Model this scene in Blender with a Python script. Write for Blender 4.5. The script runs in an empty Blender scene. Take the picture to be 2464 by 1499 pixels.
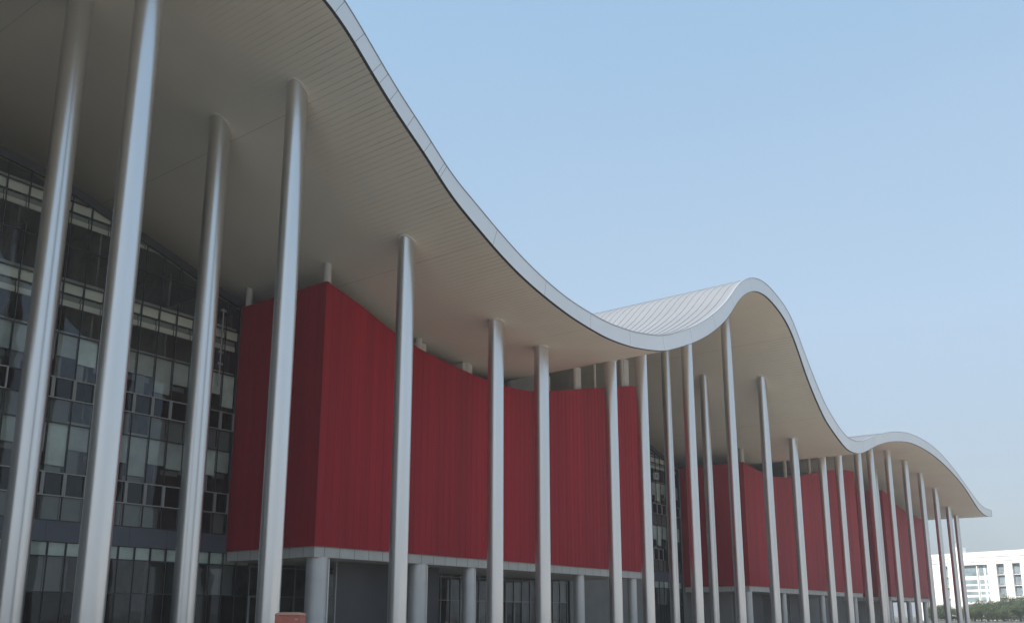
import bpy, bmesh, math, random
from math import radians as R, sin, cos, pi
from mathutils import Vector, Matrix, noise
random.seed(7)
S = bpy.context.scene
COL = S.collection

# ---------------------------------------------------------------- camera
PITCH, YAW = math.atan(479.0/2161.0), R(36.2)
cd = bpy.data.cameras.new('camera')
cam = bpy.data.objects.new('camera', cd); COL.objects.link(cam)
cd.sensor_width = 36.0; cd.sensor_fit = 'HORIZONTAL'
cd.lens = 36.0*2161.0/2464.0
cd.shift_y = (1001.0-749.5)/2464.0
cd.clip_start = 0.1; cd.clip_end = 6000
cam.location = (0, 0, 1.6)
cam.rotation_euler = (pi/2+PITCH, 0, YAW-pi/2)
S.camera = cam

# ---------------------------------------------------------------- sky, sun, exposure
SUN_EL, SUN_AZ = R(44), math.atan2(-0.93, 0.37)      # azimuth from +Y towards +X
w = bpy.data.worlds.new('World'); S.world = w; w.use_nodes = True
wn = w.node_tree.nodes; wn.clear()
bg = wn.new('ShaderNodeBackground'); wo = wn.new('ShaderNodeOutputWorld'); sk = wn.new('ShaderNodeTexSky')
sk.sky_type = 'NISHITA'; sk.sun_disc = False; sk.sun_elevation = SUN_EL; sk.sun_rotation = SUN_AZ
sk.air_density = 1.0; sk.dust_density = 2.2; sk.ozone_density = 0.5; sk.altitude = 20
bg.inputs[1].default_value = 0.15
# hazy summer sky: most of the colour comes from a smooth gradient over the elevation, the rest from the sky model
WL = w.node_tree.links
tc = wn.new('ShaderNodeTexCoord'); sx = wn.new('ShaderNodeSeparateXYZ'); WL.new(tc.outputs['Generated'], sx.inputs[0])
rp = wn.new('ShaderNodeValToRGB'); WL.new(sx.outputs[2], rp.inputs[0])
SKY = [(0.0, (.180, .208, .236)), (.12, (.208, .248, .290)), (.30, (.238, .312, .390)), (.58, (.185, .285, .395)), (1.0, (.125, .22, .34))]
for i, (p, c) in enumerate(SKY):
    e = rp.color_ramp.elements[i] if i < 2 else rp.color_ramp.elements.new(p)
    e.position = p; e.color = (*c, 1)
sc = wn.new('ShaderNodeVectorMath'); sc.operation = 'SCALE'; sc.inputs['Scale'].default_value = 1/0.15; WL.new(rp.outputs[0], sc.inputs[0])
sm = wn.new('ShaderNodeMix'); sm.data_type = 'RGBA'; sm.inputs[0].default_value = .15
wnz = wn.new('ShaderNodeTexNoise'); wnz.inputs['Scale'].default_value = 2.2; wnz.inputs['Detail'].default_value = 4; wnz.inputs['Roughness'].default_value = .45
wmp = wn.new('ShaderNodeMapping'); wmp.inputs['Scale'].default_value = (1, 1, 2.5); WL.new(tc.outputs['Generated'], wmp.inputs[0]); WL.new(wmp.outputs[0], wnz.inputs['Vector'])
wmr = wn.new('ShaderNodeMapRange'); wmr.inputs[1].default_value = .3; wmr.inputs[2].default_value = .7; wmr.inputs[3].default_value = 0; wmr.inputs[4].default_value = .10; WL.new(wnz.outputs['Fac'], wmr.inputs[0])
wveil = wn.new('ShaderNodeMix'); wveil.data_type = 'RGBA'; wveil.inputs[7].default_value = (.30/.15, .33/.15, .37/.15, 1)
WL.new(wmr.outputs[0], wveil.inputs[0]); WL.new(sc.outputs[0], wveil.inputs[6]); WL.new(wveil.outputs[2], sm.inputs[6]); WL.new(sk.outputs[0], sm.inputs[7]); WL.new(sm.outputs[2], bg.inputs[0])
w.node_tree.links.new(bg.outputs[0], wo.inputs[0])
ld = bpy.data.lights.new('sun', 'SUN'); ld.energy = 4.0; ld.angle = R(0.6); ld.color = (1.0, 0.95, 0.87)
sun = bpy.data.objects.new('sun', ld); COL.objects.link(sun); sun.location = (-60, 60, 90)
sd = Vector((sin(SUN_AZ)*cos(SUN_EL), cos(SUN_AZ)*cos(SUN_EL), sin(SUN_EL)))
sun.rotation_euler = sd.to_track_quat('Z', 'Y').to_euler()
S.view_settings.view_transform = 'Standard'; S.view_settings.look = 'None'
S.view_settings.exposure = 1.0; S.view_settings.gamma = 1.0
S.render.engine = 'CYCLES'
S.cycles.max_bounces = 8; S.cycles.diffuse_bounces = 5; S.cycles.glossy_bounces = 4
S.cycles.transparent_max_bounces = 10; S.cycles.volume_bounces = 0

# ---------------------------------------------------------------- helpers
def tag(o, label=None, cat=None, group=None, kind=None):
    if label: o['label'] = label
    if cat: o['category'] = cat
    if group: o['group'] = group
    if kind: o['kind'] = kind
    return o
def empty(name, loc, label, cat, group=None):
    o = bpy.data.objects.new(name, None); COL.objects.link(o)
    o.location = loc; o.empty_display_size = 0.5
    return tag(o, label, cat, group)

class MB:
    """collects faces in world space and links them as one mesh object"""
    def __init__(s): s.v = []; s.f = []; s.m = []; s.uv = []; s.sm = []
    def face(s, pts, m=0, uv=None, sm=False):
        i = len(s.v); s.v += [tuple(p) for p in pts]; s.f.append(tuple(range(i, i+len(pts)))); s.m.append(m)
        s.uv.append(uv or [(0, 0)]*len(pts)); s.sm.append(sm)
    def box(s, a, b, m=0):
        x0, y0, z0 = a; x1, y1, z1 = b
        P = [(x0,y0,z0),(x1,y0,z0),(x1,y1,z0),(x0,y1,z0),(x0,y0,z1),(x1,y0,z1),(x1,y1,z1),(x0,y1,z1)]
        for q in ((0,3,2,1),(4,5,6,7),(0,1,5,4),(1,2,6,5),(2,3,7,6),(3,0,4,7)): s.face([P[k] for k in q], m)
    def obox(s, c, ux, hx, hy, z0, z1, m=0):
        """box centred on c (x,y), local x axis ux"""
        ax = Vector((ux[0], ux[1])); ay = Vector((-ux[1], ux[0])); c = Vector(c[:2])
        q = [c-ax*hx-ay*hy, c+ax*hx-ay*hy, c+ax*hx+ay*hy, c-ax*hx+ay*hy]
        P = [(p.x,p.y,z0) for p in q]+[(p.x,p.y,z1) for p in q]
        for k in ((0,3,2,1),(4,5,6,7),(0,1,5,4),(1,2,6,5),(2,3,7,6),(3,0,4,7)): s.face([P[i] for i in k], m)
    def grid(s, rows, m=0, uvs=None, sm=False, closed=False):
        """rows: list of equal length lists of points, welded grid"""
        i0 = len(s.v); n = len(rows[0])
        for r in rows: s.v += [tuple(p) for p in r]
        for a in range(len(rows)-1):
            for b in range(n if closed else n-1):
                c = (b+1) % n
                s.f.append((i0+a*n+b, i0+a*n+c, i0+(a+1)*n+c, i0+(a+1)*n+b)); s.m.append(m); s.sm.append(sm)
                s.uv.append([uvs[a][b], uvs[a][c], uvs[a+1][c], uvs[a+1][b]] if uvs else [(0, 0)]*4)
    def lathe(s, cx, cy, prof, n=32, m=0, sm=True, cap=False, ztop=None):
        rows = []
        for k, (r, z) in enumerate(prof):
            row = []
            for j in range(n):
                a = 2*pi*j/n; x = cx+r*cos(a); y = cy+r*sin(a)
                row.append((x, y, z(x) if callable(z) else z))
            rows.append(row)
        s.grid(rows, m, sm=sm, closed=True)
        if cap: s.face(rows[-1], m)
    def build(s, name, mats, parent=None, loc=None):
        me = bpy.data.meshes.new(name)
        base = Vector(parent.matrix_basis.translation) if parent else Vector(loc or (0, 0, 0))
        p = parent
        if parent and parent.parent: base = base+Vector(parent.parent.matrix_basis.translation)
        me.from_pydata([tuple(Vector(v)-base) for v in s.v], [], s.f)
        for mt in (mats if isinstance(mats, (list, tuple)) else [mats]): me.materials.append(mt)
        me.polygons.foreach_set('material_index', s.m)
        me.polygons.foreach_set('use_smooth', s.sm)
        ul = me.uv_layers.new(name='UVMap')
        flat = [c for f in s.uv for u in f for c in u]
        ul.data.foreach_set('uv', flat)
        me.update()
        o = bpy.data.objects.new(name, me); COL.objects.link(o)
        if parent: o.parent = parent
        else: o.location = base
        return o

def mat(name, col, rough=0.6, metal=0.0, spec=0.5, nscale=0.0, namt=0.0, bump=0.0, stretch=(1, 1, 1), rvar=0.0):
    m = bpy.data.materials.new(name); m.use_nodes = True
    N, L = m.node_tree.nodes, m.node_tree.links
    b = N['Principled BSDF']
    b.inputs['Base Color'].default_value = (*col, 1); b.inputs['Roughness'].default_value = rough
    b.inputs['Metallic'].default_value = metal; b.inputs['Specular IOR Level'].default_value = spec
    if nscale:
        g = N.new('ShaderNodeNewGeometry'); mp = N.new('ShaderNodeMapping'); mp.inputs['Scale'].default_value = stretch
        L.new(g.outputs['Position'], mp.inputs[0])
        t = N.new('ShaderNodeTexNoise'); t.inputs['Scale'].default_value = nscale; t.inputs['Detail'].default_value = 5
        t.inputs['Roughness'].default_value = 0.6
        L.new(mp.outputs[0], t.inputs['Vector'])
        mx = N.new('ShaderNodeMix'); mx.data_type = 'RGBA'
        mx.inputs[6].default_value = (*[c*(1-namt) for c in col], 1); mx.inputs[7].default_value = (*[min(1, c*(1+namt)) for c in col], 1)
        rm = N.new('ShaderNodeMapRange'); rm.inputs[1].default_value = 0.3; rm.inputs[2].default_value = 0.7
        L.new(t.outputs['Fac'], rm.inputs[0]); L.new(rm.outputs[0], mx.inputs[0]); L.new(mx.outputs[2], b.inputs['Base Color'])
        if rvar:
            r2 = N.new('ShaderNodeMapRange'); r2.inputs[1].default_value = .3; r2.inputs[2].default_value = .7
            r2.inputs[3].default_value = rough-rvar; r2.inputs[4].default_value = rough+rvar
            L.new(t.outputs['Fac'], r2.inputs[0]); L.new(r2.outputs[0], b.inputs['Roughness'])
        if bump:
            bp = N.new('ShaderNodeBump'); bp.inputs['Strength'].default_value = bump; bp.inputs['Distance'].default_value = 0.03
            L.new(t.outputs['Fac'], bp.inputs['Height']); L.new(bp.outputs[0], b.inputs['Normal'])
    return m
def mnode(m, op, a, b=None, c=None):
    n = m.node_tree.nodes.new('ShaderNodeMath'); n.operation = op
    for i, x in enumerate((a, b, c)):
        if x is None: continue
        if isinstance(x, (int, float)): n.inputs[i].default_value = x
        else: m.node_tree.links.new(x, n.inputs[i])
    return n.outputs[0]
def joints(m, coord, specs, dark=0.25):
    """darken the base colour on narrow joints; coord 'U','V' (uv in metres) or 'X','Y','Z' (world); specs: (coord, spacing, width, lo, hi)"""
    N, L = m.node_tree.nodes, m.node_tree.links; b = N['Principled BSDF']
    uv = N.new('ShaderNodeUVMap'); su = N.new('ShaderNodeSeparateXYZ'); L.new(uv.outputs[0], su.inputs[0])
    ge = N.new('ShaderNodeNewGeometry'); sg = N.new('ShaderNodeSeparateXYZ'); L.new(ge.outputs['Position'], sg.inputs[0])
    src = {'U': su.outputs[0], 'V': su.outputs[1], 'X': sg.outputs[0], 'Y': sg.outputs[1], 'Z': sg.outputs[2]}
    tot = None
    for (c, sp, wd, lo, hi, cl) in specs:
        f = mnode(m, 'FRACT', mnode(m, 'DIVIDE', src[c], sp))
        k = mnode(m, 'LESS_THAN', f, wd/sp)
        if lo is not None:
            k = mnode(m, 'MULTIPLY', k, mnode(m, 'GREATER_THAN', src[cl], lo)); k = mnode(m, 'MULTIPLY', k, mnode(m, 'LESS_THAN', src[cl], hi))
        tot = k if tot is None else mnode(m, 'MAXIMUM', tot, k)
    mx = N.new('ShaderNodeMix'); mx.data_type = 'RGBA'; mx.blend_type = 'MULTIPLY'
    L.new(tot, mx.inputs[0])
    old = b.inputs['Base Color']
    if old.is_linked: L.new(old.links[0].from_socket, mx.inputs[6])
    else: mx.inputs[6].default_value = old.default_value
    mx.inputs[7].default_value = (dark, dark, dark, 1)
    L.new(mx.outputs[2], old)
    return m

# ---------------------------------------------------------------- materials
M = {}
M['paving'] = mat('paving', (.56, .46, .35), .85, nscale=.6, namt=.15)
joints(M['paving'], 'X', [('X', .9, .012, None, None, None), ('Y', .6, .012, None, None, None)], .5)
M['left_ground'] = mat('left_ground_grey', (.20, .19, .17), .9, nscale=.8, namt=.12)
M['ground'] = mat('ground', (.11, .11, .095), .95, nscale=.05, namt=.3)
M['column'] = mat('column_silver_paint', (.72, .705, .69), .31, metal=.96, nscale=.35, namt=.03, stretch=(1, 1, .3))
M['collar'] = mat('column_collar', (.62, .60, .57), .5)
M['support'] = mat('support_cladding', (.58, .58, .57), .42, metal=.45, nscale=.4, namt=.04)
M['fascia'] = mat('fascia_panel', (.74, .75, .76), .42, metal=.2, nscale=.15, namt=.04)
joints(M['fascia'], 'U', [('U', 1.62, .035, -200, 84.5, 'U'), ('U', 5.6, .035, None, None, None)], .45)
M['trim'] = mat('roof_edge_trim', (.34, .36, .39), .45, metal=.4)
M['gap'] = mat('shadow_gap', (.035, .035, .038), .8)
M['deck'] = mat('roof_deck', (.235, .24, .25), .42, metal=.2, nscale=.3, namt=.05)
M['red'] = mat('red_cladding', (.335, .011, .021), .6, spec=.2, nscale=.9, namt=.20, stretch=(1, 1, .04))
def panel_tint(m, size, amt):
    N, L = m.node_tree.nodes, m.node_tree.links; b = N['Principled BSDF']
    ge = N.new('ShaderNodeNewGeometry'); sg = N.new('ShaderNodeSeparateXYZ'); L.new(ge.outputs['Position'], sg.inputs[0])
    a = mnode(m, 'FLOOR', mnode(m, 'DIVIDE', mnode(m, 'ADD', sg.outputs[0], sg.outputs[1]), size))
    wn_ = N.new('ShaderNodeTexWhiteNoise'); wn_.noise_dimensions = '1D'; L.new(a, wn_.inputs['W'])
    k = mnode(m, 'ADD', mnode(m, 'MULTIPLY', wn_.outputs['Value'], 2*amt), 1-amt)
    v = N.new('ShaderNodeVectorMath'); v.operation = 'SCALE'; L.new(k, v.inputs['Scale'])
    old = b.inputs['Base Color']; L.new(old.links[0].from_socket, v.inputs[0]); L.new(v.outputs[0], old)
panel_tint(M['red'], .62, .07)
M['ledge'] = mat('pale_ledge_tiles', (.50, .49, .455), .6, nscale=1.5, namt=.08)
joints(M['ledge'], 'X', [('X', 1.25, .04, None, None, None), ('Y', 1.25, .04, None, None, None)], .3)
M['post'] = mat('white_paint', (.56, .53, .49), .6, nscale=2, namt=.06)
M['mullion'] = mat('mullion_dark', (.045, .045, .047), .4, metal=.4)
M['sash'] = mat('sash_pale', (.33, .33, .315), .45, metal=.2)
M['band'] = mat('grey_spandrel', (.085, .095, .12), .45, nscale=.7, namt=.08)
joints(M['band'], 'X', [('X', 2.48, .03, None, None, None)], .4)
M['parapet'] = mat('dark_parapet', (.04, .042, .045), .5)
M['dark'] = mat('dark_screen', (.055, .055, .06), .5, nscale=.4, namt=.15)
M['concrete'] = mat('grey_render', (.22, .22, .21), .8, nscale=.4, namt=.12)
M['lit_ceiling'] = mat('lit_ceiling_pale', (.70, .74, .69), .8, nscale=.6, namt=.22)  # pale panels behind the glass, painting in lit ceilings seen from below
M['lit_ceiling2'] = mat('lit_ceiling_cream', (.80, .77, .70), .8, nscale=.9, namt=.06)  # brighter panel colour for the lit ceilings of the upper storeys
M['grey_panel'] = mat('grey_back_panel', (.32, .33, .31), .8, nscale=.9, namt=.10)  # backs the low panes and paints the shadow strips under the ceilings
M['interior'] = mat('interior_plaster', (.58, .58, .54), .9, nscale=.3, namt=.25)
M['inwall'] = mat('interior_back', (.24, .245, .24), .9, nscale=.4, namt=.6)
M['white'] = mat('white_render', (.80, .79, .76), .7, nscale=.2, namt=.03)
M['lamp'] = mat('lamp_housing', (.7, .72, .72), .3, metal=.3)
M['salmon'] = mat('salmon_metal', (.50, .14, .09), .5, nscale=6, namt=.16)
M['salmonlid'] = mat('salmon_lid', (.56, .27, .19), .45, nscale=5, namt=.08)
M['mark'] = mat('pale_print', (.62, .42, .40), .6)
M['bark'] = mat('bark', (.10, .075, .05), .9)
def leafmat(nm, c):
    m = mat(nm, c, .6, spec=.3, nscale=2, namt=.25); N, L = m.node_tree.nodes, m.node_tree.links
    t = N.new('ShaderNodeBsdfTranslucent'); t.inputs[0].default_value = (c[0]*1.5, c[1]*1.5, c[2]*.9, 1)
    mx = N.new('ShaderNodeMixShader'); mx.inputs[0].default_value = .45
    L.new(N['Principled BSDF'].outputs[0], mx.inputs[1]); L.new(t.outputs[0], mx.inputs[2]); L.new(mx.outputs[0], N['Material Output'].inputs[0])
    return m
for nm, c in (('leaf', (.10, .125, .065)), ('leaf_light', (.15, .18, .10)), ('leaf_dark', (.06, .08, .045))): M[nm] = leafmat(nm, c)
M['farglass'] = mat('far_glass', (.20, .27, .30), .12, spec=.8, nscale=.25, namt=.4)
M['recess'] = mat('far_recess', (.36, .35, .33), .7, nscale=.5, namt=.3)

def glass(name, tint, refl=1.0, rough=.015):
    m = bpy.data.materials.new(name); m.use_nodes = True
    N, L = m.node_tree.nodes, m.node_tree.links; N.clear()
    o = N.new('ShaderNodeOutputMaterial'); mix = N.new('ShaderNodeMixShader'); tr = N.new('ShaderNodeBsdfTransparent'); gl = N.new('ShaderNodeBsdfGlossy')
    fr = N.new('ShaderNodeFresnel'); fr.inputs[0].default_value = 1.65
    tr.inputs[0].default_value = (*tint, 1); gl.inputs['Roughness'].default_value = rough; gl.inputs[0].default_value = (.92, .96, 1, 1)
    g = N.new('ShaderNodeNewGeometry'); t = N.new('ShaderNodeTexNoise'); t.inputs['Scale'].default_value = .55; t.inputs['Detail'].default_value = 1
    L.new(g.outputs['Position'], t.inputs['Vector'])
    bp = N.new('ShaderNodeBump'); bp.inputs['Strength'].default_value = .25; bp.inputs['Distance'].default_value = .05
    L.new(t.outputs['Fac'], bp.inputs['Height']); L.new(bp.outputs[0], gl.inputs['Normal'])
    f2 = N.new('ShaderNodeMath'); f2.operation = 'MULTIPLY'; f2.use_clamp = True; f2.inputs[1].default_value = refl
    L.new(fr.outputs[0], f2.inputs[0]); L.new(f2.outputs[0], mix.inputs[0])
    L.new(tr.outputs[0], mix.inputs[1]); L.new(gl.outputs[0], mix.inputs[2]); L.new(mix.outputs[0], o.inputs[0])
    return m
M['glass'] = glass('window_glass', (.90, .93, .90), .8)
M['glass2'] = glass('window_glass_smoky', (.72, .74, .73), .9)
M['glass3'] = glass('window_glass_dark', (.10, .10, .105), .6)  # tint darkened to give open windows their unlit inside, also used for doors

# soffit: warm white panels with fine grooves running into the depth near the front edge
def soffit_mat():
    m = mat('soffit_panels', (.67, .64, .565), .6, nscale=.12, namt=.06)
    N, L = m.node_tree.nodes, m.node_tree.links; b = N['Principled BSDF']
    uv = N.new('ShaderNodeUVMap'); su = N.new('ShaderNodeSeparateXYZ'); L.new(uv.outputs[0], su.inputs[0])
    U, V = su.outputs[0], su.outputs[1]
    f = mnode(m, 'FRACT', mnode(m, 'DIVIDE', U, .31))
    # smooth groove profile
    d = mnode(m, 'ABSOLUTE', mnode(m, 'SUBTRACT', f, .5))
    gr = N.new('ShaderNodeMapRange'); gr.interpolation_type = 'SMOOTHSTEP'
    gr.inputs[1].default_value = .36; gr.inputs[2].default_value = .5; L.new(d, gr.inputs[0])
    # lapped boards near the edge: fade with depth, broken up by noise
    ns = N.new('ShaderNodeTexNoise'); ns.inputs['Scale'].default_value = 1.0; ns.inputs['Detail'].default_value = 2
    cb = N.new('ShaderNodeCombineXYZ'); L.new(mnode(m, 'MULTIPLY', U, 1.1), cb.inputs[0]); L.new(mnode(m, 'MULTIPLY', V, .35), cb.inputs[1]); L.new(cb.outputs[0], ns.inputs['Vector'])
    fade = N.new('ShaderNodeMapRange'); fade.inputs[1].default_value = 38.5; fade.inputs[2].default_value = 31.5; L.new(V, fade.inputs[0])
    nm = N.new('ShaderNodeMapRange'); nm.inputs[1].default_value = .35; nm.inputs[2].default_value = .65; nm.inputs[3].default_value = .35; L.new(ns.outputs['Fac'], nm.inputs[0])
    k = mnode(m, 'MULTIPLY', mnode(m, 'MULTIPLY', gr.outputs[0], fade.outputs[0]), nm.outputs[0])
    big = mnode(m, 'MULTIPLY', mnode(m, 'LESS_THAN', mnode(m, 'FRACT', mnode(m, 'DIVIDE', mnode(m, 'ADD', U, 2.0), 11.4)), .0045), .8)
    k2 = mnode(m, 'MAXIMUM', mnode(m, 'MULTIPLY', k, .48), mnode(m, 'MULTIPLY', big, .4))
    mx = N.new('ShaderNodeMix'); mx.data_type = 'RGBA'; mx.blend_type = 'MULTIPLY'; L.new(k2, mx.inputs[0])
    old = b.inputs['Base Color']; L.new(old.links[0].from_socket, mx.inputs[6]); mx.inputs[7].default_value = (.30, .29, .27, 1); L.new(mx.outputs[2], old)
    bp = N.new('ShaderNodeBump'); bp.inputs['Strength'].default_value = .5; bp.inputs['Distance'].default_value = .03; bp.invert = True
    L.new(k, bp.inputs['Height']); L.new(bp.outputs[0], b.inputs['Normal'])
    return m
M['soffit'] = soffit_mat()
PB=[32.2, 32.3, 32.4, 32.49, 32.53, 32.49, 32.4, 32.28, 32.1, 31.78, 31.4, 31.0, 30.59, 30.12, 29.55, 28.92, 28.28, 27.64, 27.01, 26.4, 25.8, 25.2, 24.61, 24.06, 23.57, 23.12, 22.68, 22.25, 21.86, 21.55, 21.28, 21.02, 20.78, 20.65, 20.68, 20.82, 20.98, 21.16, 21.45, 21.9, 22.46, 23.04, 23.63, 24.28, 25.03, 25.84, 26.66, 27.47, 28.23, 28.91, 29.54, 30.16, 30.76, 31.28, 31.66, 31.95, 32.21, 32.43, 32.55, 32.62, 32.64, 32.57, 32.46, 32.29, 32.04, 31.74, 31.42, 31.07, 30.66, 30.1, 29.38, 28.61, 27.87, 27.19, 26.57, 25.95, 25.28, 24.62, 24.08, 23.63, 23.21, 22.79, 22.41, 22.07, 21.77, 21.52, 21.3, 21.11, 20.94, 20.79, 20.67, 20.58, 20.51, 20.46, 20.43, 20.45, 20.5, 20.58, 20.68, 20.83, 20.99, 21.17, 21.37, 21.61, 21.92, 22.28, 22.66, 23.04, 23.43, 23.86, 24.32, 24.8, 25.32, 25.88, 26.47, 27.12, 27.83, 28.64, 29.52, 30.35, 31.07, 31.65, 32.12, 32.49, 32.75, 32.9, 32.97, 32.94, 32.83, 32.66, 32.44, 32.15, 31.77, 31.24, 30.52, 29.62, 28.6, 27.57, 26.66, 25.84, 25.09, 24.41, 23.77, 23.22, 22.8, 22.45, 22.13, 21.82, 21.53, 21.27, 21.06, 20.92, 20.87, 20.88, 20.94, 21.04, 21.18, 21.37, 21.6, 21.87, 22.15, 22.45, 22.74, 23.02, 23.3, 23.57, 23.83, 24.05, 24.29, 24.51, 24.73, 24.93, 25.12, 25.31, 25.48, 25.65, 25.8, 25.96, 26.11, 26.25, 26.38, 26.51, 26.63, 26.74, 26.84, 26.92, 26.99, 27.06, 27.11, 27.16, 27.19, 27.23, 27.25, 27.27, 27.28, 27.29, 27.29, 27.29, 27.28, 27.26, 27.24, 27.21, 27.17, 27.13, 27.08, 27.03, 26.97, 26.9, 26.83, 26.75, 26.66, 26.57, 26.48, 26.38, 26.28, 26.18, 26.06, 25.95, 25.82, 25.7, 25.56, 25.42, 25.28, 25.12, 24.94, 24.76, 24.56, 24.35, 24.14, 23.91, 23.68, 23.44, 23.19, 22.94, 22.7, 22.46, 22.25, 22.05, 21.89, 21.74, 21.63, 21.53, 21.45, 21.38, 21.34, 21.32, 21.32, 21.34, 21.38, 21.45, 21.54, 21.63, 21.73, 21.82, 21.88]
TH=[1.25, 1.25, 1.25, 1.25, 1.25, 1.25, 1.25, 1.25, 1.25, 1.25, 1.25, 1.25, 1.25, 1.25, 1.25, 1.25, 1.25, 1.25, 1.25, 1.25, 1.25, 1.25, 1.25, 1.25, 1.25, 1.25, 1.25, 1.25, 1.25, 1.25, 1.25, 1.25, 1.25, 1.25, 1.25, 1.25, 1.25, 1.25, 1.25, 1.25, 1.25, 1.25, 1.25, 1.25, 1.25, 1.25, 1.25, 1.25, 1.25, 1.25, 1.25, 1.25, 1.25, 1.25, 1.25, 1.25, 1.25, 1.25, 1.25, 1.25, 1.25, 1.25, 1.25, 1.25, 1.25, 1.26, 1.27, 1.29, 1.31, 1.33, 1.34, 1.34, 1.32, 1.29, 1.26, 1.24, 1.24, 1.25, 1.27, 1.3, 1.31, 1.31, 1.3, 1.27, 1.23, 1.18, 1.14, 1.1, 1.08, 1.07, 1.08, 1.09, 1.11, 1.12, 1.14, 1.15, 1.17, 1.18, 1.18, 1.19, 1.2, 1.21, 1.22, 1.24, 1.25, 1.27, 1.29, 1.32, 1.35, 1.38, 1.42, 1.46, 1.5, 1.53, 1.56, 1.58, 1.58, 1.57, 1.54, 1.51, 1.46, 1.42, 1.39, 1.37, 1.36, 1.36, 1.37, 1.39, 1.41, 1.43, 1.47, 1.53, 1.63, 1.75, 1.91, 2.07, 2.22, 2.33, 2.39, 2.39, 2.35, 2.27, 2.17, 2.06, 1.95, 1.84, 1.76, 1.69, 1.64, 1.61, 1.59, 1.57, 1.55, 1.54, 1.52, 1.51, 1.5, 1.49, 1.48, 1.46, 1.44, 1.42, 1.4, 1.38, 1.36, 1.35, 1.34, 1.34, 1.33, 1.33, 1.34, 1.34, 1.34, 1.35, 1.36, 1.36, 1.37, 1.37, 1.38, 1.38, 1.39, 1.39, 1.39, 1.39, 1.4, 1.4, 1.41, 1.41, 1.42, 1.43, 1.44, 1.45, 1.45, 1.46, 1.47, 1.48, 1.49, 1.49, 1.5, 1.5, 1.49, 1.49, 1.48, 1.47, 1.45, 1.44, 1.42, 1.4, 1.37, 1.35, 1.32, 1.29, 1.26, 1.23, 1.19, 1.16, 1.12, 1.09, 1.05, 1.02, 0.99, 0.96, 0.94, 0.92, 0.92, 0.92, 0.94, 0.96, 0.99, 1.03, 1.07, 1.13, 1.18, 1.24, 1.3, 1.36, 1.4, 1.44, 1.46, 1.48, 1.5, 1.51, 1.52, 1.52, 1.53, 1.53, 1.53, 1.52, 1.5, 1.47, 1.42, 1.37, 1.32, 1.27, 1.23]
# ---------------------------------------------------------------- roof profile (metres, one value per metre of x from -42)
def cub(A, x):
    t = x+42.0; i = int(math.floor(t)); i = max(0, min(len(A)-2, i)); f = t-i
    p0, p1, p2, p3 = A[max(0, i-1)], A[i], A[i+1], A[min(len(A)-1, i+2)]
    return p1+.5*f*(p2-p0+f*(2*p0-5*p1+4*p2-p3+f*(3*(p1-p2)+p3-p0)))
def soff(x): return cub(PB, x)
def rtop(x): return cub(PB, x)+cub(TH, x)
WT = [(-40, 29), (-20, 22), (-9, 19.5), (0, 22.5), (8, 25.5), (14, 26.9), (20, 26.6), (23, 26.2), (26.8, 25.2), (31.9, 23.7), (34.9, 22.7), (36.7, 22.3), (39.5, 21.6), (42.7, 20.6), (45.3, 20.05), (49.5, 19.6), (53.2, 19.4), (56.5, 19.45), (59.4, 19.75),
      (62.5, 20.4), (66, 21.25), (71.7, 22.6), (77.5, 23.9), (84, 24.6), (90, 23.6), (96, 21.6), (100, 20.6), (105, 19.9), (110, 19.5), (114, 19.4), (119, 19.8), (125, 20.7), (135, 22.6), (145, 24.2), (154, 24.9), (163, 24.6), (171, 23.6), (180, 21.9), (190, 21.0), (200, 20.95), (206, 20.85)]
def wtop(x):
    # smooth (catmull-rom) through WT
    n = len(WT)
    for i in range(n-1):
        if x <= WT[i+1][0] or i == n-2:
            x0, y0 = WT[i]; x1, y1 = WT[i+1]; t = max(0, min(1, (x-x0)/(x1-x0)))
            m0 = (y1-WT[max(0, i-1)][1])/(x1-WT[max(0, i-1)][0]) if i else (y1-y0)/(x1-x0)
            m1 = (WT[min(n-1, i+2)][1]-y0)/(WT[min(n-1, i+2)][0]-x0)
            h = x1-x0; t2 = t*t; t3 = t2*t
            return (2*t3-3*t2+1)*y0+(t3-2*t2+t)*h*m0+(-2*t3+3*t2)*y1+(t3-t2)*h*m1

# ---------------------------------------------------------------- setting
g = MB(); g.face([(-2500, -2500, -.02), (2500, -2500, -.02), (2500, 2500, -.02), (-2500, 2500, -.02)])
tag(g.build('ground', M['ground']), kind='structure')
g = MB(); g.face([(26, -6, 0), (222, -6, 0), (222, 100, 0), (26, 100, 0)])  # unseen paving, its extent and pale tone set to bounce light onto the soffit
tag(g.build('paving', M['paving']), kind='structure')
g = MB(); g.face([(-60, 14, -.006), (26, 14, -.006), (26, 100, -.006), (-60, 100, -.006)])  # unseen ground, added darker here to weaken the bounce on the left
tag(g.build('dark_ground_left', M['left_ground']), kind='structure')

# ---------------------------------------------------------------- wave roof
Y0, Y1 = 30.0, 93.0
roof = empty('wave_roof', (84, 30, 0), 'huge white wave-shaped canopy roof with pale grey edge, undulating over all the columns', 'canopy roof')
xs = [-42+.5*i for i in range(int((211.7+42)/.5)+1)]
arc = [0]
for a, b in zip(xs, xs[1:]): arc.append(arc[-1]+math.hypot(b-a, soff(b)-soff(a)))
def loop(fx, y): return [(x, y, fx(x)) for x in xs]
def nrm_off(fx, x, d):
    s = (fx(x+.05)-fx(x-.05))/.1; l = math.hypot(1, s); return (-s/l*d, d/l)
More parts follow.
